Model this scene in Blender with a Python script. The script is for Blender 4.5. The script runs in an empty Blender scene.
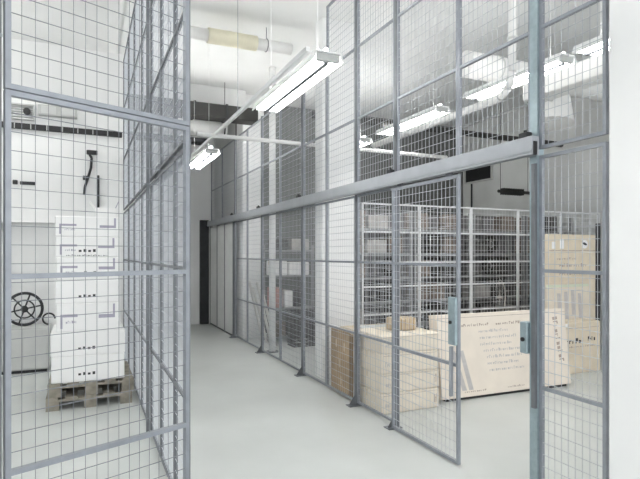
import bpy, math, random
from mathutils import Vector, Matrix
random.seed(7)
C = bpy.context.scene.collection
PI = math.pi

# ------------------------------------------------------------------ materials
def mat(name, col, rough=.6, metal=0.0, var=.06, scale=6.0, bump=0.0, emit=None, spec=.5):
    m = bpy.data.materials.new(name); m.use_nodes = True
    nt = m.node_tree; b = nt.nodes['Principled BSDF']
    b.inputs['Roughness'].default_value = rough
    b.inputs['Metallic'].default_value = metal
    b.inputs['Specular IOR Level'].default_value = spec
    if emit:
        b.inputs['Base Color'].default_value = (*col, 1)
        b.inputs['Emission Color'].default_value = (*col, 1)
        b.inputs['Emission Strength'].default_value = emit
        return m
    tc = nt.nodes.new('ShaderNodeTexCoord')
    n = nt.nodes.new('ShaderNodeTexNoise'); n.inputs['Scale'].default_value = scale; n.inputs['Detail'].default_value = 5
    r = nt.nodes.new('ShaderNodeValToRGB')
    lo = [max(0, c*(1-var)) for c in col]; hi = [min(1, c*(1+var)) for c in col]
    r.color_ramp.elements[0].position = .3; r.color_ramp.elements[1].position = .7
    r.color_ramp.elements[0].color = (*lo, 1); r.color_ramp.elements[1].color = (*hi, 1)
    nt.links.new(tc.outputs['Object'], n.inputs['Vector'])
    nt.links.new(n.outputs['Fac'], r.inputs['Fac'])
    nt.links.new(r.outputs['Color'], b.inputs['Base Color'])
    if bump:
        bp = nt.nodes.new('ShaderNodeBump'); bp.inputs['Strength'].default_value = bump; bp.inputs['Distance'].default_value = .01
        nt.links.new(n.outputs['Fac'], bp.inputs['Height']); nt.links.new(bp.outputs['Normal'], b.inputs['Normal'])
    return m

M = dict(
    floor=mat('floor_paint', (.53, .55, .535), .32, 0, .08, .9, .02),
    white=mat('white_paint', (.82, .825, .82), .7, 0, .02, 2.0),
    ceil=mat('ceiling_paint', (.78, .785, .775), .85, 0, .05, .9, .1),
    greyshade=mat('shaded_ceiling_and_baseboard', (.66, .67, .665), .85, 0, .08, .9, .1),  # greyed copy of the ceiling paint for dimmer light; also the baseboard grey
    grey=mat('dim_wall_tone', (.60, .61, .60), .8, 0, .08, 1.5),  # grey stands for the dim light on these walls
    wallshade=mat('dim_rear_wall_tone', (.13, .135, .13), .8, 0, .12, 1.5),  # dim light at the rear put into the wall colour
    steel=mat('galvanised_frame', (.275, .295, .325), .42, .35, .10, 14),
    steeld=mat('galvanised_post', (.16, .17, .185), .45, .35, .12, 14),
    wire=mat('galvanised_wire', (.47, .49, .52), .5, .15, .05, 30),
    wiredark=mat('dark_wire', (.20, .215, .24), .5, .15, .1, 30),  # darker tone for the wires of the near panel
    wireblue=mat('zinc_wire', (.60, .63, .68), .5, .1, .05, 30),
    wirepale=mat('pale_wire', (.66, .67, .68), .5, .1, .05, 30),
    track=mat('track_steel', (.37, .39, .415), .35, .35, .06, 8),
    darkmetal=mat('dark_metal', (.03, .032, .035), .5, .3, .2, 10),
    black=mat('black_plastic', (.012, .012, .013), .5, 0, .2, 10),
    lock=mat('lock_steel', (.33, .41, .44), .4, .5, .12, 20),
    sheet=mat('sheet_steel', (.60, .61, .60), .5, .1, .06, 3),
    enamel=mat('white_enamel', (.84, .845, .84), .35, 0, .02, 4),
    tube=mat('lit_tube', (1, .99, .97), .5, emit=30),
    ceilfill=mat('added_ceiling_fill', (1, .99, .97), .5, emit=75),  # glow of tubes added to brighten the ceiling
    tubestore=mat('lit_store_tube', (1, .99, .97), .5, emit=34),
    ceilfillweak=mat('added_ceiling_fill_weak', (1, .99, .97), .5, emit=16),  # weaker glow of the added ceiling-brightening tubes
    duct=mat('duct_white', (.80, .80, .79), .55, 0, .05, 3),
    pipeshade=mat('dark_pipe_and_shade', (.03, .03, .028), .7, .1, .25, 5),  # dark tone of the shade box, pipe and heater
    yellow=mat('pipe_wrap_yellow', (.78, .74, .58), .7, 0, .06, 4),
    carton=mat('pale_carton', (.70, .635, .53), .8, 0, .05, 5),
    carton2=mat('tan_carton', (.50, .41, .29), .85, 0, .14, 5),
    carton3=mat('brown_carton', (.34, .245, .145), .85, 0, .22, 7),
    carton4=mat('kraft_carton', (.68, .60, .47), .85, 0, .07, 5),
    cream=mat('cream_carton', (.76, .69, .60), .75, 0, .04, 5),
    print_=mat('carton_print', (.40, .33, .28), .8, 0, .15, 20),
    printg=mat('carton_print_grey', (.50, .475, .46), .8, 0, .08, 20),
    printp=mat('print_grey_violet', (.36, .35, .43), .7, 0, .1, 20),
    dots=mat('print_black', (.03, .03, .035), .7, 0, .1, 20),
    tape=mat('packing_tape', (.64, .55, .41), .3, 0, .05, 20),
    whitebox=mat('white_carton', (.86, .86, .855), .7, 0, .015, 4),
    pallet=mat('pallet_wood', (.25, .23, .19), .85, 0, .35, 9),
    timber=mat('old_timber', (.36, .30, .23), .8, 0, .25, 7),
    plank=mat('pale_plank', (.66, .65, .62), .7, 0, .1, 6),
    red=mat('faded_red_carton', (.42, .22, .20), .8, 0, .15, 8),
    rackm=mat('rack_grey', (.30, .305, .31), .5, .3, .1, 9),
    g1=mat('charcoal_plastic', (.07, .068, .066), .6, 0, .3, 9),
    g2=mat('umber_carton', (.20, .165, .14), .8, 0, .25, 9),
    g3=mat('slate_plastic', (.17, .165, .17), .6, 0, .25, 9),
    g4=mat('faded_grey_carton', (.40, .385, .37), .8, 0, .15, 9),
    rubber=mat('tyre_rubber', (.04, .038, .036), .7, 0, .2, 9),
    rim=mat('rim_alloy', (.66, .62, .58), .35, .6, .05, 9),
    greyplastic=mat('grey_cabinet', (.50, .51, .50), .55, 0, .06, 5),
)

# ------------------------------------------------------------------ mesh collector
class MB:
    def __init__(s): s.v = []; s.f = []
    def add(s, vs, fs):
        n = len(s.v); s.v += [Vector(p) for p in vs]; s.f += [tuple(i+n for i in f) for f in fs]; return s
    def box(s, x0, x1, y0, y1, z0, z1):
        return s.add([(x0,y0,z0),(x1,y0,z0),(x1,y1,z0),(x0,y1,z0),(x0,y0,z1),(x1,y0,z1),(x1,y1,z1),(x0,y1,z1)],
                     [(0,3,2,1),(4,5,6,7),(0,1,5,4),(1,2,6,5),(2,3,7,6),(3,0,4,7)])
    def bev(s, x0, x1, y0, y1, z0, z1, b=.006):
        # box with chamfered vertical and horizontal edges (octagonal outline, inset caps)
        def ring(i, z): return [(x0+i+b,y0+i,z),(x1-i-b,y0+i,z),(x1-i,y0+i+b,z),(x1-i,y1-i-b,z),(x1-i-b,y1-i,z),(x0+i+b,y1-i,z),(x0+i,y1-i-b,z),(x0+i,y0+i+b,z)]
        vs = ring(b,z0)+ring(0,z0+b)+ring(0,z1-b)+ring(b,z1)
        fs = [tuple(range(7,-1,-1)), tuple(range(24,32))]
        for k in range(3):
            for i in range(8):
                j = (i+1)%8; fs.append((k*8+i,k*8+j,k*8+8+j,k*8+8+i))
        return s.add(vs, fs)
    def tube(s, p0, p1, r, n=12, r1=None, caps=True):
        p0 = Vector(p0); p1 = Vector(p1); d = (p1-p0).normalized(); r1 = r if r1 is None else r1
        a = d.orthogonal().normalized(); b = d.cross(a)
        vs = []
        for p, q in ((p0, r), (p1, r1)):
            for i in range(n):
                t = 2*PI*i/n; vs.append(p + (a*math.cos(t)+b*math.sin(t))*q)
        fs = [(i,(i+1)%n,n+(i+1)%n,n+i) for i in range(n)]
        if caps: fs += [tuple(range(n-1,-1,-1)), tuple(range(n,2*n))]
        return s.add(vs, fs)
    def bar(s, p0, p1, w, h, up=(0,0,1)):
        p0 = Vector(p0); p1 = Vector(p1); d = (p1-p0).normalized(); u = Vector(up)
        a = d.cross(u).normalized()*w/2; b = a.cross(d).normalized()*h/2
        vs = [p+q for p in (p0,p1) for q in (-a-b, a-b, a+b, -a+b)]
        return s.add(vs, [(0,1,2,3),(7,6,5,4),(0,4,5,1),(1,5,6,2),(2,6,7,3),(3,7,4,0)])
    def path(s, pts, r, n=8):
        for a, b in zip(pts, pts[1:]): s.tube(a, b, r, n)
        return s
    def torus(s, c, R, r, axis='y', N=36, n=8, a0=0, a1=2*PI):
        c = Vector(c); vs = []; fs = []
        full = abs(a1-a0-2*PI) < 1e-4; K = N if full else N+1
        for i in range(K):
            t = a0+(a1-a0)*i/N
            e = {'y': Vector((math.cos(t),0,math.sin(t))), 'z': Vector((math.cos(t),math.sin(t),0)), 'x': Vector((0,math.cos(t),math.sin(t)))}[axis]
            ax = {'y': Vector((0,1,0)), 'z': Vector((0,0,1)), 'x': Vector((1,0,0))}[axis]
            for j in range(n):
                q = 2*PI*j/n; vs.append(c+e*(R+r*math.cos(q))+ax*r*math.sin(q))
        for i in range(N):
            for j in range(n):
                a = (i%K)*n; b = ((i+1)%K)*n; fs.append((a+j,b+j,b+(j+1)%n,a+(j+1)%n))
        return s.add(vs, fs)
    def xf(s, mtx):
        s.v = [mtx @ p for p in s.v]; return s
    def build(s, name, m, parent=None, smooth=False):
        me = bpy.data.meshes.new(name); me.from_pydata([tuple(p) for p in s.v], [], s.f)
        me.materials.append(M[m] if isinstance(m, str) else m)
        if smooth:
            for p in me.polygons: p.use_smooth = len(p.vertices) == 4
        me.update()
        o = bpy.data.objects.new(name, me); C.objects.link(o)
        if parent: o.parent = parent
        return o

def tag(o, label, cat, group=None, kind=None):
    o['label'] = label; o['category'] = cat
    if group: o['group'] = group
    if kind: o['kind'] = kind
    return o
def thing(name, label, cat, loc=(0,0,0), rz=0, group=None, rx=0):
    o = bpy.data.objects.new(name, None); C.objects.link(o)
    o.empty_display_size = .1; o.location = loc; o.rotation_euler = (rx, 0, rz)
    return tag(o, label, cat, group)
def struct(name, mb, m, parent=None, label=None, cat='structure'):
    o = mb.build(name, m, parent)
    if not parent:
        o['kind'] = 'structure'
        if label: o['label'] = label
        o['category'] = cat
    return o
def dup(root, loc, rz=None, label=None, group=None):
    r = root.copy(); C.objects.link(r); r.location = loc
    if rz is not None: r.rotation_euler = (0,0,rz)
    if label: r['label'] = label
    if group: r['group'] = group
    for ch in list(root.children):
        c = ch.copy(); C.objects.link(c); c.parent = r
        for g in list(ch.children):
            d = g.copy(); C.objects.link(d); d.parent = c
    return r
ORD = ['first','second','third','fourth','fifth','sixth','seventh','eighth','ninth','tenth','eleventh','twelfth']

XR, XL = 2.60, .535          # the two fence planes along the corridor (corridor runs along +Y)
CEIL = 4.6

# ------------------------------------------------------------------ setting
struct('floor', MB().box(-3.2, 8.4, -1.6, 12.0, -.12, 0), 'floor', label='pale grey painted concrete floor', cat='floor')
struct('ceiling', MB().box(-3.2, 3.6, -1.6, 12.0, CEIL, CEIL+.15), 'ceil', label='white painted ceiling over the corridor and the box store', cat='ceiling')
struct('ceiling_bay', MB().box(3.6, 8.4, -1.6, 12.0, CEIL, CEIL+.15), 'greyshade', label='ceiling over the cardboard store, greyed for dimmer light', cat='ceiling')
struct('wall_left', MB().box(-3.35, -3.2, -1.6, 8.4, 0, CEIL), 'white', label='white side wall of the box store', cat='wall')
struct('wall_store', MB().box(-3.35, .60, 8.4, 8.55, 0, CEIL), 'white', label='white rear wall behind the pallet of boxes', cat='wall')
struct('wall_passage', MB().box(.45, .60, 8.56, 12.0, 0, CEIL), 'white', label='white side wall at the far end of the corridor', cat='wall')
struct('wall_end', MB().box(.61, 2.70, 11.85, 12.0, 0, CEIL), 'white', label='white end wall closing the corridor', cat='wall')
struct('wall_back', MB().box(2.72, 8.4, 9.95, 10.1, 0, CEIL), 'wallshade', label='rear wall behind the storage racks, coloured dark for dim light', cat='wall')
struct('wall_corridor', MB().box(2.72, 2.87, 10.11, 12.0, 0, CEIL), 'grey', label='grey wall behind the solid sheet steel screens', cat='wall')
struct('wall_right', MB().box(8.25, 8.4, -1.6, 9.94, 0, CEIL), 'grey', label='side wall of the cardboard store, greyed for dim light', cat='wall')
struct('pillar_near', MB().bev(2.57, 2.98, 1.0, 1.915, 0, CEIL-.002, .01), 'white', label='broad white pillar ending the corridor fence', cat='pillar')
struct('pillar_middle', MB().bev(2.74, 3.25, 6.0, 6.22, 0, CEIL-.002, .01), 'white', label='tall white pillar standing behind the corridor fence', cat='pillar')
struct('pillar_far', MB().bev(2.70, 3.12, 9.5, 9.93, 0, CEIL-.002, .01), 'white', label='white pillar beside the solid sheet steel panels', cat='pillar')
struct('trim_1', MB().bev(2.36, 2.56, 11.78, 11.849, 0, 2.35, .01), 'darkmetal', label='dark steel door jamb on the corridor end wall', cat='trim')
struct('beam_cross', MB().bev(.61, 2.70, 9.3, 9.55, 4.27, CEIL-.002, .01), 'white', label='white ceiling beam crossing the corridor', cat='beam')
struct('baseboard_store', MB().box(-3.19, .44, 8.385, 8.399, 0, .1), 'greyshade', label='low grey baseboard along the box store rear wall', cat='baseboard')

# ------------------------------------------------------------------ wire mesh fencing
def wires(L, z0, z1, du=.05, dz=.075, r=.0016, inset=.012, rv=None):
    rv = rv or r*.75
    m = MB()
    n = max(2, round((L-2*inset)/du)); k = max(2, round((z1-z0-2*inset)/dz))
    for i in range(1, n):
        u = inset+(L-2*inset)*i/n; m.box(u-rv, u+rv, -r, r, z0+inset, z1-inset)
    for j in range(1, k):
        z = z0+inset+(z1-z0-2*inset)*j/k; m.box(inset, L-inset, -3.2*r, -1.1*r, z-r, z+r)
    return m
def section(p0, p1, z0, z1, rails, label, group, fw=.021, th=.024, name='mesh_fence_section', frame='steel', gap=.0015, du=.05, dz=.075, r=.0016, cat='fence', wire='wire', rv=None):
    p0 = Vector(p0); p1 = Vector(p1); d = p1-p0; L = d.length-2*gap
    rz = math.atan2(d.y, d.x); q = p0+d.normalized()*gap
    t = thing(name, label, cat, (q.x, q.y, z0), rz, group)
    h = z1-z0
    MB().box(0, fw, -th/2, th/2, 0, h).build('stile', frame, t)
    MB().box(L-fw, L, -th/2, th/2, 0, h).build('stile', frame, t)
    for z in [z0+fw/2]+list(rails)+[z1-fw/2]:
        MB().box(fw, L-fw, -th/2, th/2, z-z0-fw/2, z-z0+fw/2).build('rail', frame, t)
    wires(L, 0, h, du, dz, r, rv=rv).build('wire_mesh', wire, t)
    return t
def post(x, y, h, label, group, w=.036, foot=True):
    t = thing('fence_post', label, 'post', (x, y, 0), 0, group)
    MB().box(-w/2, w/2, -w/2, w/2, .008 if foot else 0, h).build('post_tube', 'steeld', t)
    if foot:
        b = MB().bev(-.11, .035, -.05, .05, 0, .008, .002); b.tube((-.08,0,.008),(-.08,0,.02),.009,6); b.build('foot_plate', 'steeld', t)
        MB().add([(-.095,-.004,.008),(-w/2,-.004,.008),(-w/2,-.004,.12),(-.095,.004,.008),(-w/2,.004,.008),(-w/2,.004,.12)],
                 [(0,1,2),(5,4,3),(0,3,4,1),(1,4,5,2),(2,5,3,0)]).build('gusset', 'steeld', t)
    return t

# --- fence on the cardboard-store side of the corridor
posts_y = [9.67, 8.01, 6.29, 4.81, 4.05]
where = ['beside the solid sheet panels', 'second after the solid sheet panels', 'just past the tall white pillar', 'by the brown cardboard slab', 'where the sliding door hangs parked']
for y, w in zip(posts_y, where):
    post(XR, y, 3.8 if y > 5.6 else 4.5, 'grey steel post of the corridor fence, '+w, 'corridor fence posts')
low = [(4.05,4.81),(4.81,5.55),(5.55,6.29),(6.29,7.15),(7.15,8.01),(8.01,8.84),(8.84,9.67)]
def trim(a, b):
    a2 = a+.019 if a in posts_y else a; b2 = b-.019 if b in posts_y else b
    return a2, b2
beside = ['in front of the stacked pale cartons', 'beside the brown cardboard slab', 'before the tall white pillar', 'just beyond the tall white pillar', 'in front of the storage rack', 'second before the solid panels', 'next to the solid panels']
for (a, b), w in zip(low, beside):
    a, b = trim(a, b)
    section((XR, b), (XR, a), .03, 2.2, (.75, 1.5), 'lower wire mesh fence section along the corridor, '+w, 'lower corridor fence sections')
ups = [(1.94,2.40),(2.465,3.18),(3.18,4.05),(4.05,4.81),(4.81,5.55),(5.55,6.29),(6.29,7.15),(7.15,8.01),(8.01,8.84),(8.84,9.67),(9.67,10.68),(10.68,11.7)]
for i, (a, b) in enumerate(ups):
    a, b = trim(a, b); top = 4.5 if b < 5.6 else 3.78
    w = 'beside the near white pillar' if i == 0 else 'above the doorway' if i == 1 else 'above the parked sliding door' if i == 2 else ORD[i-2]+' counting from the doorway'
    section((XR, b), (XR, a), 2.24, top, (3.0, 3.75) if top > 4 else (3.0,), 'upper wire mesh fence section over the track, '+w, 'upper corridor fence sections')
# near section and its door post
section((XR, 2.40), (XR, 1.94), .03, 2.2, (.75, 1.48), 'narrow lower wire mesh section between doorway and near white pillar', 'lower corridor fence sections')
t = thing('door_post', 'thick grey steel post with strike box at the open doorway', 'post', (XR, 2.432, 0))
MB().box(-.025, .03, -.031, .031, .008, 4.5).build('post_tube', 'lock', t)
MB().bev(-.1, .08, -.06, .06, 0, .008, .002).build('foot_plate', 'steeld', t)
sb = MB().bev(-.045, .02, .034, .095, .95, 1.15, .004).build('strike_box', 'lock', t)
MB().tube((-.046,.065,1.04),(-.056,.065,1.04),.014,12).build('lock_cylinder', 'darkmetal', sb)
MB().box(-.045, -.026, -.031, .0, .62, 2.15).build('door_channel', 'steeld', t)

# sliding door leaf hung from the track
leaf = section((2.545, 4.03), (2.545, 3.105), .012, 2.18, (.75, 1.5), 'sliding wire mesh door leaf hanging open under the corridor track', None, name='sliding_mesh_door', fw=.024, th=.025, cat='door')
L = .925-.003
lk = MB().bev(L-.085, L-.001, -.04, -.0135, .89, 1.25, .004).build('lock_plate', 'lock', leaf)
MB().bev(L-.07, L-.05, -.045, -.0135, .50, .879, .004).build('pull_bar', 'track', leaf)
MB().tube((L-.05,-.041,1.06),(L-.05,-.052,1.06),.013,12).build('keyhole', 'darkmetal', lk)
for u in (.12, L-.12):
    MB().bev(u-.04, u+.04, -.006, .006, 2.1685, 2.195, .003).build('hanger', 'steeld', leaf)

# tracks
def track(x0, x1, y0, y1, label, brackets, steel):
    t = thing('sliding_rail', label, 'rail', ((x0+x1)/2, y0, 2.2)); L = y1-y0; w = (x1-x0)/2
    m = MB()
    m.box(-w, w, 0, L, .085, .115); m.box(-w, -w+.012, 0, L, .0, .085); m.box(w-.012, w, 0, L, .0, .085)
    m.box(-w-.006, -w, 0, L, .018, .03)
    m.build('channel', steel, t)
    MB().box(-w+.0125, w-.0125, .003, .02, .002, .084).build('end_stop', 'black', t)
    for b in brackets:
        k = MB().bev(-.024, .024, -.035, .035, .116, .15, .004); k.tube((0,0,.15),(0,0,.165),.012,6)
        o = k.build('bracket', 'darkmetal', t); o.location = (0, b-y0, 0)
    return t
track(2.505, 2.566, 2.38, 11.7, 'long pale steel sliding door track along the corridor fence', [2.46, 4.05, 6.29, 8.01, 9.67], 'track')
track(.5595, .615, 3.35, 4.77, 'short steel sliding door track on the fence beside the pallet', [3.5, 4.7], 'steeld')

# solid corrugated sheet panels at the far end
for i, (a, b) in enumerate(((9.73,10.38),(10.39,11.04),(11.05,11.7))):
    t = thing('sheet_steel_screen', 'tall pale corrugated sheet steel screen, '+('nearest the wire mesh' if i == 0 else 'middle of three' if i == 1 else 'beside the corridor end wall'), 'screen', (XR, a, 0), 0, 'solid screens at the corridor end')
    m = MB(); n = 8; Lp = b-a; pts = []
    for k in range(n):
        y0 = .02+(Lp-.04)*k/n; s = (Lp-.04)/n
        pts += [(.022,y0),(.022,y0+s*.35),(-.025,y0+s*.5),(-.025,y0+s*.85)]
    pts.append((.022, Lp-.02))
    vs = [(x,y,z) for x,y in pts for z in (.04,2.18)]+[(x+.004,y,z) for x,y in pts for z in (.04,2.18)]
    N = len(pts); fs = []
    for k in range(N-1):
        fs.append((2*k,2*k+1,2*k+3,2*k+2)); o = 2*N; fs.append((o+2*k+2,o+2*k+3,o+2*k+1,o+2*k))
        fs.append((2*k,2*k+2,o+2*k+2,o+2*k)); fs.append((2*k+1,o+2*k+1,o+2*k+3,2*k+3))
    m.add(vs, fs); m.build('corrugated_sheet', 'sheet', t)
    MB().box(-.03,.03,.0,.02,0,2.2).build('side_frame', 'steeld', t); MB().box(-.03,.03,Lp-.02,Lp,0,2.2).build('side_frame', 'steeld', t)
    MB().box(-.014,.016,.0205,Lp-.0205,.0,.035).build('kick_strip', 'darkmetal', t)

# --- fence on the box-store side of the corridor
lp = [3.0, 3.46, 4.12, 4.77, 5.6, 6.5, 7.4, 8.35]
for i in range(len(lp)-1):
    a, b = lp[i], lp[i+1]
    w = ORD[i]+' from the near post'
    section((XL, b), (XL, a), .03, 2.2, (.75, 1.5), 'lower wire mesh fence section beside the white box store, '+w, 'lower box store fence sections', frame='steeld', fw=.017, wire='wireblue', r=.0013)
    section((XL, b), (XL, a), 2.24, 4.5, (3.0, 3.75), 'upper wire mesh fence section beside the white box store, '+w, 'upper box store fence sections', frame='steeld', fw=.017, wire='wireblue', r=.0013)
post(XL-.033, 4.77, 4.5, 'dark post of the box store fence where its short track ends', None, .028, False)
# cross panel in front of the box store
A = Vector((-.292, 2.385)); B = Vector((.483, 2.709)); dAB = (B-A).normalized()
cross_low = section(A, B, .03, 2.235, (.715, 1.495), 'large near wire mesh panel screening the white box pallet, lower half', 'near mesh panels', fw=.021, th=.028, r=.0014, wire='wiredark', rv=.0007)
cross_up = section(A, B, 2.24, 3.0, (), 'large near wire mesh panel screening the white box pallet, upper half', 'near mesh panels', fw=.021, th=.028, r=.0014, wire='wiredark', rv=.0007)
t = post(.502, 2.86, 4.5, 'corner post joining the near mesh panel to the corridor fence', None, .03)
q = A-dAB*.02+Vector((-dAB.y,dAB.x))*.02
t = thing('fence_post', 'grey steel post at the outer end of the near mesh panel', 'post', (q.x, q.y, 0), math.atan2(dAB.y, dAB.x))
MB().box(-.013, .013, -.019, .019, .008, 3.0).build('post_tube', 'steeld', t)
MB().bev(-.06, .06, -.09, .06, 0, .008, .002).build('foot_plate', 'steeld', t)
MB().box(-.022, .0145, -.024, .0195, 2.44, 2.452).build('panel_clip', 'steel', t)

# --- fence across the back of the cardboard store
xs = [3.3, 4.2, 5.1, 6.0, 6.9, 7.8]
for i in range(5):
    section((xs[i], 5.97), (xs[i+1], 5.97), .03, 2.26, (.42, .78, 1.15, 1.47, 1.88), 'wire mesh section of the cross fence before the racks, '+ORD[i]+' from the pillar', 'cross fence sections', fw=.02, du=.06, r=.002, name='mesh_fence_section', frame='wirepale', wire='wirepale')

# ------------------------------------------------------------------ luminaires
def luminaire(x, y0, y1, z, label, w=.26, group=None, tube='tube', up='ceilfill'):
    t = thing('fluorescent_light', label, 'light', (x, y0, z), 0, group); L = y1-y0
    m = MB(); pr = [(-w/2,0),(-w/2+.03,.075),(w/2-.03,.075),(w/2,0),(w/2-.012,0),(w/2-.036,.062),(-w/2+.036,.062),(-w/2+.012,0)]
    n = len(pr); vs = [(a,0,b) for a,b in pr]+[(a,L,b) for a,b in pr]
    fs = [(i,(i+1)%n,n+(i+1)%n,n+i) for i in range(n)]+[(0,1,6,7),(1,2,5,6),(2,3,4,5),(n+7,n+6,n+1,n),(n+6,n+5,n+2,n+1),(n+5,n+4,n+3,n+2)]
    m.add(vs, fs); m.build('reflector_housing', 'enamel', t)
    for e in (.012, L-.04):
        MB().box(-w/2+.038, w/2-.038, e, e+.028, .004, .06).build('lamp_holder', 'greyplastic', t)
    for s in (-.075, .075):
        MB().tube((s,.041,.024),(s,L-.041,.024),.014,10).build('fluorescent_tube', tube, t, True)
    MB().bev(-.02,.02,.045,L-.045,-.012,.0735,.004).build('centre_ridge', 'steeld', t)
    if up: MB().tube((0,.041,.098),(0,L-.041,.098),.014,10).build('added_fill_tube', up, t, True)  # added glowing tube on the housing top, brightens the ceiling
    for y in (.2, L-.2):
        MB().tube((0,y,.076),(0,y,CEIL-z-.001),.0025,6).build('hanging_rod', 'enamel', t)
    return t
LX = 1.63
lums = [luminaire(LX, 3.45, 4.95, 3.0, 'near white twin-tube fluorescent light hanging over the corridor', .26),
        luminaire(LX, 7.3, 8.8, 3.0, 'far twin-tube fluorescent light hanging over the corridor end', .26),
        luminaire(LX, -.6, 1.0, 3.0, 'twin-tube fluorescent light hanging over the corridor mouth', .26)]
bay = ['rearmost of the row', 'middle of the row', 'nearest the doorway in the row']
for (a, b), w in zip(((5.45,6.95),(3.55,4.92),(2.0,3.4)), bay):
    lums.append(luminaire(4.2, a, b, 3.42, 'hanging fluorescent light over the cardboard store, '+w, .26, 'lights over the cardboard store', 'tubestore', 'ceilfillweak'))
lums.append(luminaire(4.2, 7.45, 8.95, 3.42, 'fluorescent light added behind the tall white pillar to brighten the rear', .26, None, 'tubestore', 'ceilfill'))  # extra lamp hidden by the pillar, added to brighten the rear ceiling
for y in (4.2, 6.6, 1.6):
    lums.append(luminaire(-1.5, y, y+1.5, 4.2, 'ceiling fluorescent light over the white box store', .26, 'lights over the box store', 'tube', 'ceilfillweak'))
t = thing('lighting_trunking', 'slim white lighting conduit running the length of the corridor', 'conduit', (LX-.16, 3.46, 3.05))
MB().box(-.016, .016, 0, 6.0, 0, .035).build('trunking_channel', 'enamel', t)
for y in (1.9, 5.2): MB().tube((0,y,.036),(0,y,CEIL-3.051),.003,6).build('hanging_rod', 'steel', t)

# ------------------------------------------------------------------ pipes and ducts
t = thing('ceiling_pipe', 'white ceiling pipe with a yellowish wrapped length crossing the corridor', 'pipe', (0, 6.6, 4.36))
MB().tube((.62,0,0),(1.42,0,0),.075,20).build('bare_pipe', 'duct', t, True)
MB().tube((1.421,0,0),(2.06,0,0),.095,20).build('yellow_wrap', 'yellow', t, True)
MB().tube((2.061,0,0),(2.55,0,0),.075,20).build('bare_pipe', 'duct', t, True)
for x in (.95, 2.2):
    k = MB().torus((x,0,0),.081,.006,'x',24,6); k.tube((x,0,.083),(x,0,.239),.005,6); k.build('pipe_hanger', 'steeld', t)
tag(MB().tube((1.25,6.4,3.05),(5.0,6.4,3.05),.026,12).build('cross_conduit', 'duct', None, True), 'thin white conduit crossing behind the tall white pillar', 'conduit')
t = thing('shade_box', 'dark box standing for shade across the far end of the corridor ceiling', 'duct', (.62, 8.85, 3.93))  # dark box put in for the shaded band by the beam
MB().bev(0, 2.18, 0, .32, 0, .23, .01).build('box_casing', 'pipeshade', t)
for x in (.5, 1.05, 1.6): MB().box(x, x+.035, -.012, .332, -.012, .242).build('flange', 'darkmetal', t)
for x in (.5, 1.6): MB().tube((x+.017,.16,.243),(x+.017,.16,CEIL-3.931),.006,6).build('hanging_rod', 'darkmetal', t)
t = thing('round_duct', 'round pale ventilation duct behind the dark shade box at the corridor end', 'duct', (.65, 10.0, 4.0))
MB().tube((0,0,0),(1.85,0,0),.15,24).build('duct_tube', 'duct', t, True)
for x in (.02, .9, 1.8): MB().torus((x,0,0),.155,.014,'x',28,8).build('duct_collar', 'darkmetal', t, True)
for x in (.3, 1.4): MB().tube((x,0,.15),(x,0,.599),.006,6).build('hanging_rod', 'darkmetal', t)
t = thing('cable_tray', 'dark cable tray crossing below the round duct', 'tray', (.62, 9.7, 3.66))
m = MB().box(0,1.5,0,.02,0,.08).box(0,1.5,.28,.3,0,.08)
for k in range(11): m.box(.03+k*.14,.06+k*.14,.02,.28,.0,.015)
m.build('tray_frame', 'darkmetal', t)
for k in range(3): MB().tube((.01,.06+.08*k,.04),(1.49,.07+.08*k,.04),.022,8).build('cable', 'black', t, True)
# cardboard store ducts
t = thing('supply_duct', 'large round white duct crossing above the cardboard store', 'duct', (4.3, 5.15, 3.95))
MB().tube((0,0,0),(3.8,0,0),.16,28).build('duct_tube', 'duct', t, True)
for x in (.5, 1.5, 2.5, 3.3): MB().torus((x,0,0),.163,.012,'x',28,8).build('duct_collar', 'sheet', t, True)
m = MB().tube((1.56,-.02,-.12),(1.48,-.05,-.60),.15,22,.25)
m.build('drop_outlet', 'duct', t, True)
t = thing('square_duct', 'pale rectangular duct running along the cardboard store ceiling', 'duct', (5.0, 2.4, 3.5))
MB().bev(0,.3,0,2.5,0,.22,.01).build('box_casing', 'duct', t)
for y in (.1, 1.2, 2.3): MB().box(-.012,.312,y,y+.03,-.012,.232).build('flange', 'sheet', t)
t = thing('hanging_pipe', 'bent pale pipe rising to the ceiling of the cardboard store', 'pipe', (3.55, 3.6, 3.05))
MB().path([(0,2.5,0),(0,.15,0),(0,.05,.06),(0,0,.2),(0,0,1.549)], .035, 12).build('pipe_run', 'duct', t, True)
MB().torus((0,.0,.5),.04,.012,'z',20,8).build('coupling', 'sheet', t, True)
tag(MB().tube((3.0,6.9,3.6),(8.0,6.9,3.6),.05,14).build('ceiling_pipe', 'pipeshade', None, True), 'dark pipe hung high behind the cross fence', 'pipe')

# ------------------------------------------------------------------ cartons
def marks(m, u0, u1, z0, z1, y, n, t=.0012):
    """a line of illegible lettering: n upright strokes of uneven height with cross strokes, raised a hair from the face at y"""
    s = (u1-u0)/n
    for k in range(n):
        a = u0+k*s; h = z0+(z1-z0)*random.choice((.62,.62,.7,1.0))
        m.box(a, a+s*.26, y-t, y, z0, h)
        if k % 3 != 2: m.box(a+s*.26, a+s*.72, y-t, y, z0+(h-z0)*random.choice((.0,.4,.75)), z0+(h-z0)*random.choice((.9,1.0)))
    return m
def carton(loc, w, d, h, m, label, group=None, rz=0, tape='tape', name='carton', rx=0):
    t = thing(name, label, 'box', loc, rz, group, rx)
    MB().bev(0,w,0,d,0,h,.012).build('carton_body', m, t)
    k = MB().box(.0, w, d/2-.024, d/2+.024, h, h+.0012)
    k.box(-.0012,0,d/2-.024,d/2+.024,h-.07,h).box(w,w+.0012,d/2-.024,d/2+.024,h-.07,h)
    k.build('tape_strip', tape, t)
    return t
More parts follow.
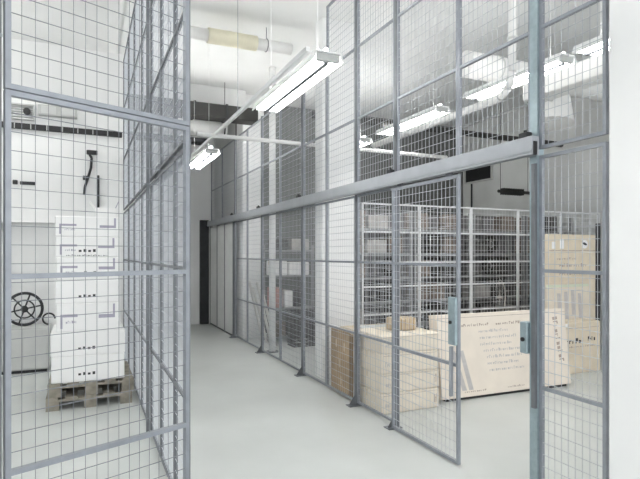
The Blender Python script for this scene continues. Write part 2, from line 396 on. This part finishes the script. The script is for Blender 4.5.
# stacked pale cartons behind the fence
z = 0
for i, h in enumerate((.20, .195, .195, .18)):
    jx = (0, .012, -.004, .006)[i]
    where = ('bottom', 'second from the bottom', 'third from the bottom', 'topmost')[i]
    c = carton((2.645+max(jx,0), 4.40+abs(jx), z), .70, .58, h, 'carton', 'wide flat pale carton in the stack inside the fence, '+where, 'stacked flat cartons')
    m = MB(); marks(m, .05, .22, h*.35, h*.6, 0, 7); m.build('printed_lettering', 'printg', c)
    if i in (0, 1): marks(MB(), .63, .68, h*.3, h*.75, 0, 3).build('printed_arrows', 'print_', c)
    m = MB().box(.03,.67,-.0008,0,h-.02,h-.016); m.build('flap_line', 'print_', c)
    z += h+.0015
t = carton((2.95, 4.62, z+.0015), .27, .2, .13, 'carton2', 'small ribbed tan carton lying on the flat carton stack')
for k in range(5): MB().box(.02+k*.05,.03+k*.05,-.004,0,.005,.125).build('rib', 'carton3', t)
c = carton((2.84, 5.1, 0), .72, .62, .70, 'carton2', 'tan carton hidden behind the stack of flat cartons')
MB().box(.05,.6,.05,.3,.7013,.74).build('folded_liner', 'greyplastic', c)
t = thing('cardboard_slab', 'brown folded cardboard slab standing upright against the inside of the fence', 'cardboard', (2.63, 5.05, 0))
for k in range(4): MB().bev(.018*k, .018*k+.0165, .01*k, .46-.008*k, 0, .72-.012*k, .003).build('cardboard_sheet', 'carton3', t)
m = MB()
for y, z in ((.10,.5),(.22,.3),(.3,.52),(.18,.12)): m.box(-.001, 0, y, y+.03, z, z+.09)
m.build('printed_patch', 'carton2', t)

# long flat carton
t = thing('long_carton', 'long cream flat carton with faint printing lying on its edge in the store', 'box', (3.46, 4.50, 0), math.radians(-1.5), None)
Rx = Matrix.Translation((0,0,.03)) @ Matrix.Rotation(math.radians(-7), 4, 'X')
LW, LH, LD = 1.87, .90, .15
MB().bev(0,LW,0,LD,0,LH,.005).xf(Rx).build('carton_body', 'cream', t)
MB().box(.06,LW-.06,.02,.17,0,.0265).build('base_strip', 'black', t)  # black strip along the bottom edge of the carton
m = MB(); 
for a, b in ((.32,.70),(.80,1.25)): marks(MB(), a, b, LH-.145, LH-.113, 0, 14).xf(Rx).build('printed_title', 'print_', t)
MB().box(0,LW,-.001,0,LH-.045,LH-.040).xf(Rx).build('flap_line', 'print_', t)
m = MB()
for k, (a, b) in enumerate(((.55,.98),(.56,1.1),(.56,1.02),(.60,1.14),(.64,1.16),(.64,1.1),(.66,1.18))):
    zz = LH-.22-k*.072; marks(MB(), a, b, zz, zz+.034, 0, 18).xf(Rx).build('printed_text', 'printg', t)
m = MB()
for a, b in ((.16,.24),(.27,.33)): m.add([(a,-.001,.5),(a+.05,-.001,.5),(b+.09,-.001,.07),(b+.03,-.001,.07),(a,0,.5),(a+.05,0,.5),(b+.09,0,.07),(b+.03,0,.07)],[(0,3,2,1),(0,1,5,4),(1,2,6,5),(2,3,7,6),(3,0,4,7)])
m.xf(Rx).build('printed_stripes', 'printg', t)
MB().box(.16,.24,-.001,0,LH-.16,LH-.135).xf(Rx).build('handle_slot', 'dots', t)
m = MB(); marks(m, 0, .55, 0, .075, 0, 11)
Vt = Rx @ Matrix.Translation((LW-.21,0,LH-.1)) @ Matrix.Rotation(math.radians(84), 4, 'Y')
m.xf(Vt).build('printed_name', 'print_', t)
for a, b in ((.3,.6),(.9,1.15)): marks(MB(), a, b, .045, .065, 0, 11).xf(Rx).build('printed_footer', 'print_', t)

# tall and low cartons at the side of the store
t = thing('tall_carton', 'tall tan upright carton with printed emblem standing behind the low carton', 'box', (6.02, 5.40, 0))
MB().bev(0,.95,0,.22,0,1.87,.006).build('carton_body', 'carton4', t)
for a, b, c_, d_ in ((.16,.56,1.50,1.54),(.2,.78,1.40,1.45),(.2,.8,1.28,1.32)): marks(MB(), a, b, c_, d_, 0, 12).build('printed_lettering', 'print_', t)
MB().box(0,.95,-.0015,0,1.63,1.64).build('flap_line', 'print_', t)
MB().tube((.72,0,1.73),(.72,-.0014,1.73),.065,20).build('white_emblem', 'whitebox', t)
m = MB().tube((0,0,0),(0,-.001,0),.04,16); m.xf(Matrix.Translation((.72,-.0014,1.735)) @ Matrix.Rotation(.3,4,'Y') @ Matrix.Diagonal((1.2,1,.45,1))); m.build('emblem_shape', 'dots', t)
MB().box(.21,.29,-.0015,0,1.66,1.80).build('white_label', 'whitebox', t)
MB().box(.05,.12,-.0015,0,1.66,1.76).build('pale_label', 'whitebox', t)
t = thing('leaning_carton', 'flat pale carton with grey bars and a green edge leaning on the tall carton', 'box', (5.82, 5.2, 0), .02)
Lx = Matrix.Translation((0,.0,.004)) @ Matrix.Rotation(math.radians(-3.5), 4, 'X')
MB().bev(0,.86,0,.07,0,1.16,.005).xf(Lx).build('carton_body', 'carton', t)
MB().box(.0,.86,-.0015,0,1.115,1.15).xf(Lx).build('green_edge', mat('pale_green_strap',(.60,.64,.50),.6), t)
for k, (a, b) in enumerate(((.70,1.03),(.62,1.05),(.72,1.07),(.66,1.02))): MB().box(.20+k*.14,.27+k*.14,-.0015,0,a,b).xf(Lx).build('printed_bar', 'printg', t)
t = carton((5.50, 4.88, 0), .90, .3, .68, 'carton4', 'low tan carton with brown lettering standing before the leaning carton')
m = MB(); marks(m, .24, .60, .40, .47, 0, 6); marks(m, .65, .80, .42, .48, 0, 4); m.build('printed_name', 'dots', t)
m = MB(); marks(m, .3, .80, .345, .37, 0, 15); m.build('printed_line', 'print_', t)
MB().box(.09,.27,-.0015,0,.63,.665).build('white_label', 'whitebox', t)
MB().box(.0,.86,-.0012,0,.60,.606).build('flap_line', 'print_', t)
tag(MB().bev(7.03, 7.08, 5.4, 5.45, 0, 2.05, .004).build('leaning_rail', 'darkmetal'), 'thin dark upright bar standing beside the tall carton', 'bar')

# ------------------------------------------------------------------ pallets and white boxes
def pallet(loc, label, w=.82, d=.95, h=.13):
    t = thing('wooden_pallet', label, 'pallet', loc, 0, 'pallets under the white boxes')
    for k in range(5):
        a = k*(w-.11)/4; MB().box(a, a+.11, 0, d, h-.022, h).build('deck_board', 'pallet', t)
    for y in (0, d/2-.05, d-.1): MB().box(0, w, y, y+.1, h-.044, h-.0225).build('cross_board', 'pallet', t)
    for x in (0, w/2-.06, w-.12):
        for y in (0, d/2-.05, d-.1): MB().box(x, x+.12, y, y+.1, .0225 if y else .0225, h-.0445).build('block', 'pallet', t)
        MB().box(x, x+.12, 0, d, 0, .022).build('runner', 'pallet', t)
    return t
PX, PY = -.36, 5.88
pallet((PX, PY, 0), 'lower of the two dark wooden pallets under the white boxes')
pallet((PX+.015, PY+.02, .1302), 'upper of the two dark wooden pallets under the white boxes')
z = .261
spec = [(.70,.27,.045,'print'),(.71,.25,.04,'dots'),(.60,.29,.09,'corner'),(.61,.24,.08,'dots'),(.60,.235,.09,'both'),(.60,.21,.085,'line'),(.62,.21,.08,'corner')]
names = ['bottom box resting on the pallet', 'second from the bottom', 'third from the bottom', 'fourth from the bottom', 'third from the top', 'second from the top', 'topmost']
for (w, h, off, pr), nm in zip(spec, names):
    c = thing('white_carton', 'wide white printed carton in the pallet stack, '+nm, 'box', (PX+off, PY+.05, z), 0, 'white cartons on the pallet')
    MB().bev(0,w,0,.72,0,h,.008).build('carton_body', 'whitebox', c)
    MB().box(.002,w-.002,.336,.384,h,h+.001).build('tape_strip', 'enamel', c)
    m = MB()
    if pr in ('both','corner','line'):
        MB().box(.04,.06,-.001,0,h*.12,h*.62).box(.0601,.2,-.001,0,h*.52,h*.62).build('corner_print', 'printp', c); MB().box(w-.06,w-.04,-.001,0,h*.45,h*.95).box(w-.2,w-.0601,-.001,0,h*.45,h*.58).build('corner_print', 'printp', c)
        marks(m, .09, .2, h*.3, h*.4, 0, 6)
    if m.v: m.build('printed_lines', 'printp', c)
    m = MB()
    if pr in ('print','dots','both','line'):
        for k in range(4): 
            a = w*.36+k*.045; hh = .022+.008*(k%2); m.box(a, a+.026, -.001, 0, h*.25, h*.25+hh)
    if pr == 'line': marks(m, .1, w-.1, .012, .026, 0, 24)
    if m.v: m.build('printed_symbols', 'dots', c)
    z += h+.0015
t = thing('open_carton', 'small opened white carton with raised flaps on top of the pallet stack', 'box', (.10, PY+.1, z), 0)
m = MB().box(0,.2,0,.008,0,.1).box(0,.2,.252,.26,0,.1).box(0,.008,.0081,.2519,0,.1).box(.192,.2,.0081,.2519,0,.1).box(.0081,.1919,.0081,.2519,0,.008)
m.build('carton_body', 'whitebox', t)
MB().bar((0,.13,.1),(-.05,.13,.17),.25,.006).build('flap', 'whitebox', t); MB().bar((.2,.13,.1),(.235,.13,.18),.25,.006).build('flap', 'printp', t)

# ------------------------------------------------------------------ things along the box store wall
W = 8.4
t = thing('wall_duct', 'long black slotted cable duct fixed high on the white store wall', 'duct', (-1.35, W-.07, 3.34))
MB().bev(0,1.86,0,.068,0,.075,.005).build('duct_body', 'black', t)
for k in range(9): MB().box(.05+k*.2,.062+k*.2,-.004,0,-.004,.079).build('clip', 'greyplastic', t)
t = thing('wall_vent', 'grey louvred vent with a dark sensor high on the store wall', 'vent', (-.98, W-.055, 3.47))
MB().box(0,.33,.0,.05,0,.02).box(0,.33,0,.05,.2,.22).box(0,.02,0,.05,.0201,.1999).box(.31,.33,0,.05,.0201,.1999).build('vent_frame', 'greyplastic', t)
m = MB()
for k in range(5): m.bar((.02,.028,.04+k*.035),(.31,.028,.04+k*.035),.03,.004,(0,.5,1))
m.build('louvres', 'sheet', t)
m = MB().tube((.24,-.06,.11),(.24,.0,.11),.045,16); m.build('sensor', 'black', t, True)
t = thing('wall_cabinet', 'flat grey box mounted high on the store wall next to the vent', 'cabinet', (-.60, W-.1, 3.55))
MB().bev(0,.5,0,.095,0,.15,.006).build('cabinet_body', 'greyplastic', t)
MB().bev(.03,.22,-.008,0,.02,.13,.003).build('cabinet_door', 'sheet', t); MB().bev(.28,.47,-.008,0,.02,.13,.003).build('cabinet_door', 'sheet', t)
t = thing('hanging_hose', 'short dark hose hanging down the white store wall', 'hose', (.03, W-.05, 2.45))
MB().path([(.02,0,.62),(.06,0,.55),(.05,.0,.4),(.01,0,.25),(-.03,.0,.12),(-.04,0,0)], .018, 8).build('hose_length', 'darkmetal', t, True)
MB().bev(-.01,.14,-.02,.045,.6,.66,.006).build('wall_hook', 'black', t); MB().bev(-.06,.02,-.02,.03,.22,.28,.006).build('coupling', 'black', t)
t = thing('socket_strip', 'small black socket strip on the white store wall', 'socket', (-.92, W-.035, 2.56))
MB().bev(.0,.06,0,.033,0,.06,.004).build('switch_box', 'black', t); MB().bev(.09,.28,0,.03,.0,.045,.004).build('socket_bar', 'darkmetal', t)
t = thing('wall_shelf', 'narrow white shelf with dark bracket on the store wall', 'shelf', (-1.1, W-.16, 2.02))
MB().bev(0,1.0,0,.155,0,.022,.003).build('shelf_board', 'enamel', t)
for x in (.03,.9): MB().box(x,x+.02,0.03,.155,-.1,-.0005).build('bracket', 'darkmetal', t)
for x, lab in ((-.28,'small black can beside the wall shelf end'),(-.18,'small dark can on the wall shelf near its end')):
    k = thing('paint_can', lab.replace('beside the wall shelf end','on the wall shelf, nearer its middle'), 'can', (x, W-.09, 2.0425))
    MB().tube((0,0,0),(0,0,.07),.04,16).build('can_body', 'g1', k, True); MB().tube((0,0,.0702),(0,0,.08),.035,16).build('can_lid', 'rackm', k, True)
tag(MB().tube((-.95,W-.02,1.1),(-.95,W-.02,1.96),.012,8).build('wall_pipe', 'duct'), 'thin white pipe running down the store wall', 'pipe')
tag(MB().tube((.18,W-.03,2.0),(.18,W-.03,2.75),.016,8).build('wall_pipe', 'darkmetal'), 'thin dark pipe behind the white box stack on the store wall', 'pipe')
# low grey cabinet with the wheel on top
t = thing('low_cabinet', 'low grey cabinet against the white store wall under the wheel', 'cabinet', (-1.06, 7.9, 0))
MB().bev(0,.62,.0,.45,.04,.60,.006).build('cabinet_body', 'greyplastic', t)
MB().bev(.02,.30,-.015,-.001,.06,.58,.003).build('cabinet_door', 'sheet', t); MB().bev(.31,.60,-.015,-.001,.06,.58,.003).build('cabinet_door', 'sheet', t)
MB().box(.03,.59,.03,.42,0,.0395).build('plinth', 'darkmetal', t)
t = thing('hand_wheel', 'dark spoked wheel standing on the low grey cabinet', 'wheel', (-.75, 8.1, .602), .12)
MB().torus((0,0,.235),.215,.019,'y',40,8).build('rim', 'darkmetal', t, True)
m = MB()
for k in range(6):
    a = k*PI/3+.2; m.tube((.035*math.cos(a),0,.235+.035*math.sin(a)),(.2*math.cos(a),0,.235+.2*math.sin(a)),.011,6)
m.build('spokes', 'darkmetal', t); MB().tube((0,-.04,.235),(0,.04,.235),.045,16).build('hub', 'black', t, True)
MB().torus((0,-.02,.235),.12,.010,'y',28,6).build('inner_ring', 'darkmetal', t, True)
tag(MB().torus((-.455,8.1,.69),.075,.012,'y',20,6,.0,PI*1.5).build('hose_coil', 'black', None, True), 'short black hose loop lying beside the wheel on the cabinet', 'hose')
t = thing('leaning_board', 'narrow brown board leaning beside the low grey cabinet', 'board', (-1.06, 7.0, 0))
MB().bar((0,0,.02),(-.03,.12,.95),.06,.022,(0,1,0)).build('board_plank', 'timber', t); MB().bar((.05,.02,.015),(.03,.14,.55),.05,.022,(0,1,0)).build('board_batten', 'carton3', t)

# ------------------------------------------------------------------ racks and stored goods
def rack(loc, w, d, h, levels, label, group):
    t = thing('storage_rack', label, 'rack', loc, 0, group)
    for x in (0, w-.04):
        for y in (0, d-.04): MB().box(x,x+.04,y,y+.04,0,h).build('upright', 'rackm', t)
    if d > .3 and h > 2: MB().box(.0405,w-.0405,d-.012,d-.004,levels[0],h).build('dark_backing', 'g3', t)  # dark sheet added to darken the gaps between the goods
    for z in levels: MB().box(.0405,w-.0405,0,d-.0125,z-.03,z).build('shelf_deck', 'rackm', t)
    return t
lv = [.12, .49, .86, 1.23, 1.60, 1.97]
def goods():
    out = []
    def root(n, lab, cat): return thing(n, lab, cat, (0,0,-30), 0, 'goods on the racks behind the cross fence')
    LAB = 'dark stored goods on the racks behind the cross fence'
    c = root('stored_carton', LAB, 'box'); MB().bev(-.13,.13,-.15,.15,0,.26,.005).build('carton_body','g2',c); MB().box(-.13,.13,-.02,.02,.26,.261).build('tape_strip','g4',c); out.append((c,.28))
    c = root('stored_carton', LAB, 'box'); MB().bev(-.17,.17,-.16,.16,0,.2,.005).build('carton_body','g4',c); MB().box(-.17,.17,-.02,.02,.2,.201).build('tape_strip','tape',c); out.append((c,.36))
    c = root('storage_bin', LAB, 'bin')
    m = MB().tube((0,0,0),(0,0,.24),.10,4,.13); m.v = [Matrix.Rotation(PI/4,4,'Z') @ p for p in m.v]; m.build('bin_body','g3',c)
    MB().box(-.1,.1,-.1,.1,.2401,.256).build('bin_lid','g1',c); out.append((c,.29))
    c = root('paint_drum', LAB, 'drum'); MB().tube((0,0,0),(0,0,.3),.12,18).build('drum_body','g1',c,True); MB().torus((0,0,.295),.11,.009,'z',24,6).build('drum_rim','rackm',c,True); MB().torus((0,0,.15),.111,.006,'z',24,6).build('drum_hoop','g3',c,True); out.append((c,.26))
    c = root('tyre', LAB, 'tyre'); MB().torus((0,0,.15),.105,.045,'y',28,10).build('tyre_tread','rubber',c,True); MB().torus((0,0,.15),.06,.010,'y',24,6).build('wheel_rim','rackm',c,True); out.append((c,.31))
    c = root('tool_case', LAB, 'case'); MB().bev(-.16,.16,-.1,.1,0,.19,.012).build('case_body','g1',c); m = MB().torus((0,0,.19),.05,.009,'y',14,6,0,PI); m.build('case_handle','rackm',c,True); out.append((c,.35))
    return out
G = goods(); used = set()
def fill(x0, x1, y, z, lab=None, grp=None):
    x = x0
    while True:
        k = random.choice((0,0,1,2,2,3,3,4,5,5)); r, w = G[k]
        if x+w > x1: break
        jig = random.uniform(-.02,.02)
        if k in used: dup(r, (x+w/2, y+jig, z+.0005), 0, lab, grp)
        else: r.location = (x+w/2, y+jig, z+.0005); used.add(k)
        x += w+random.uniform(.015,.03)
rw = ['next to the pillar', 'second from the pillar', 'third from the pillar', 'fourth from the pillar']
for i in range(4):
    x = 3.5+i*1.16
    rack((x, 6.75, 0), 1.12, .42, 2.25, lv, 'grey steel storage rack behind the cross fence, '+rw[i], 'racks behind the cross fence')
    for z in lv: fill(x+.05, x+1.07, 6.96, z)
# wheel behind the cross fence
t = thing('bicycle_wheel', 'pale rimmed bicycle wheel leaning behind the cross fence', 'wheel', (6.05, 6.4, .56), .5)
MB().torus((0,0,.33),.30,.018,'y',44,8).build('tyre', 'rubber', t, True); MB().torus((0,0,.33),.275,.011,'y',44,8).build('wheel_rim', 'rim', t, True)
m = MB()
for k in range(20):
    a = k*PI/10; m.tube((.02*math.cos(a+.5),0,.33+.02*math.sin(a+.5)),(.27*math.cos(a),0,.33+.27*math.sin(a)),.0016,4)
m.build('spokes', 'rim', t); MB().tube((0,-.05,.33),(0,.05,.33),.022,12).build('hub', 'rim', t, True)
c = carton((5.7, 6.1, 0), .7, .5, .545, 'g2', 'dark carton under the bicycle wheel behind the cross fence')

# second store behind the far part of the corridor fence
rack((2.98, 8.75, 0), .85, .42, 1.75, [.1,.62,1.2,1.66], 'grey storage rack seen through the far corridor fence', None)
for z in (.1, 1.66): fill(3.03, 3.78, 8.96, z, 'dark stored goods on the rack seen through the far corridor fence', 'goods on the far rack')
for i, (x, w, h) in enumerate(((3.03,.3,.26),(3.36,.4,.24))):
    carton((x, 8.8, 1.2005), w, .3, h, 'whitebox', ('narrower' if i == 0 else 'wider')+' white carton on the rack behind the far corridor fence', 'white cartons on the far rack')
carton((3.04, 8.8, .6205), .2, .3, .36, 'red', 'faded red carton on the rack behind the far corridor fence')
carton((3.28, 8.8, .6205), .16, .3, .3, 'whitebox', 'small white carton beside the faded red carton')
dup(G[3][0], (3.62, 8.96, .621), 0, 'dark drum on the far rack beside the small white carton', None); 
for k in range(3):
    c = thing('dark_crate', 'dark slatted crate stacked before the far rack, '+('bottom','middle','top')[k], 'crate', (3.22, 8.2, .205*k), 0, 'dark crates by the far rack')
    MB().bev(0,.42,0,.3,0,.02,.003).build('crate_floor','g1',c)
    for zz in (.03,.09,.15):
        m = MB().box(0,.42,0,.012,zz,zz+.045).box(0,.42,.288,.3,zz,zz+.045).box(0,.012,.0125,.2875,zz,zz+.045).box(.408,.42,.0125,.2875,zz,zz+.045); m.build('slat_band','g1',c)
    for x in (.0125,.3835):
        for y in (.0125,.2635): MB().box(x,x+.024,y,y+.024,.0205,.203).build('corner_batten','g3',c)
for k in range(4):
    t = thing('leaning_plank', 'pale plank leaning on the fence near the far white pillar, '+ORD[k]+' of four', 'plank', (2.7, 8.25+.24*k, 0), 0, 'pale planks behind the far fence')
    MB().bar((.22,0,.02),(-.02,.05,1.0+.1*(k%2)),.09,.02,(1,0,0)).build('plank_board','plank',t)
    MB().bar((.216,.001,.05),(.2,.004,.12),.094,.024,(1,0,0)).build('painted_end','g4',t)
t = thing('round_column', 'slim white round column just behind the far corridor fence', 'column', (2.76, 7.98, 0))
MB().tube((0,0,.02),(0,0,CEIL-.002),.055,20).build('column_shaft','white',t,True); MB().tube((0,0,0),(0,0,.0198),.1,20).build('base_flange','steeld',t)

# rear wall fittings
t = thing('wall_hatch', 'black rectangular hatch with pale frame high on the grey side wall', 'hatch', (8.19, 8.92, 3.24))
MB().box(.02,.055,.03,.87,.03,.36).build('hatch_plate','black',t)
MB().box(0,.055,0,.90,0,.0295).box(0,.055,0,.90,.3605,.39).box(0,.055,0,.0295,.03,.36).box(0,.055,.8705,.90,.03,.36).build('hatch_frame','greyplastic',t)
tag(MB().tube((8.22,9.6,1.2),(8.22,9.6,3.22),.02,8).build('wall_conduit','darkmetal'), 'dark conduit running down the side wall from the black hatch', 'conduit')
t = thing('unit_heater', 'dark finned heater pipe hung before the grey side wall', 'heater', (7.35, 7.6, 2.78))
MB().tube((-.2,0,0),(.6,0,0),.03,12).build('heater_pipe','pipeshade',t,True)
for k in range(9): MB().box(-.1+k*.06,-.09+k*.06,-.06,.06,-.06,.06).build('fin','pipeshade',t)
for x in (-.15,.55): MB().tube((x,0,.031),(x,0,CEIL-2.781),.006,6).build('hanging_rod','darkmetal',t)

# ------------------------------------------------------------------ world, camera, colour
w = bpy.data.worlds.new('World'); bpy.context.scene.world = w; w.use_nodes = True
w.node_tree.nodes['Background'].inputs[0].default_value = (.96, .98, 1, 1)
w.node_tree.nodes['Background'].inputs[1].default_value = 1.0

TH = math.atan(235/520)
cam = bpy.data.cameras.new('camera'); co = bpy.data.objects.new('camera', cam); C.objects.link(co)
co.location = (0, 0, 1.585); co.rotation_euler = (PI/2, 0, -TH)
cam.sensor_fit = 'HORIZONTAL'; cam.sensor_width = 36; cam.lens = 36*520/640
cam.shift_y = 14.5/640; cam.clip_start = .05
S = bpy.context.scene; S.camera = co
S.view_settings.view_transform = 'Standard'; S.view_settings.look = 'None'; S.view_settings.gamma = 1
S.view_settings.use_curve_mapping = False; S.view_settings.exposure = 0.86
S.cycles.use_denoising = True
S.cycles.max_bounces = 8; S.cycles.diffuse_bounces = 5
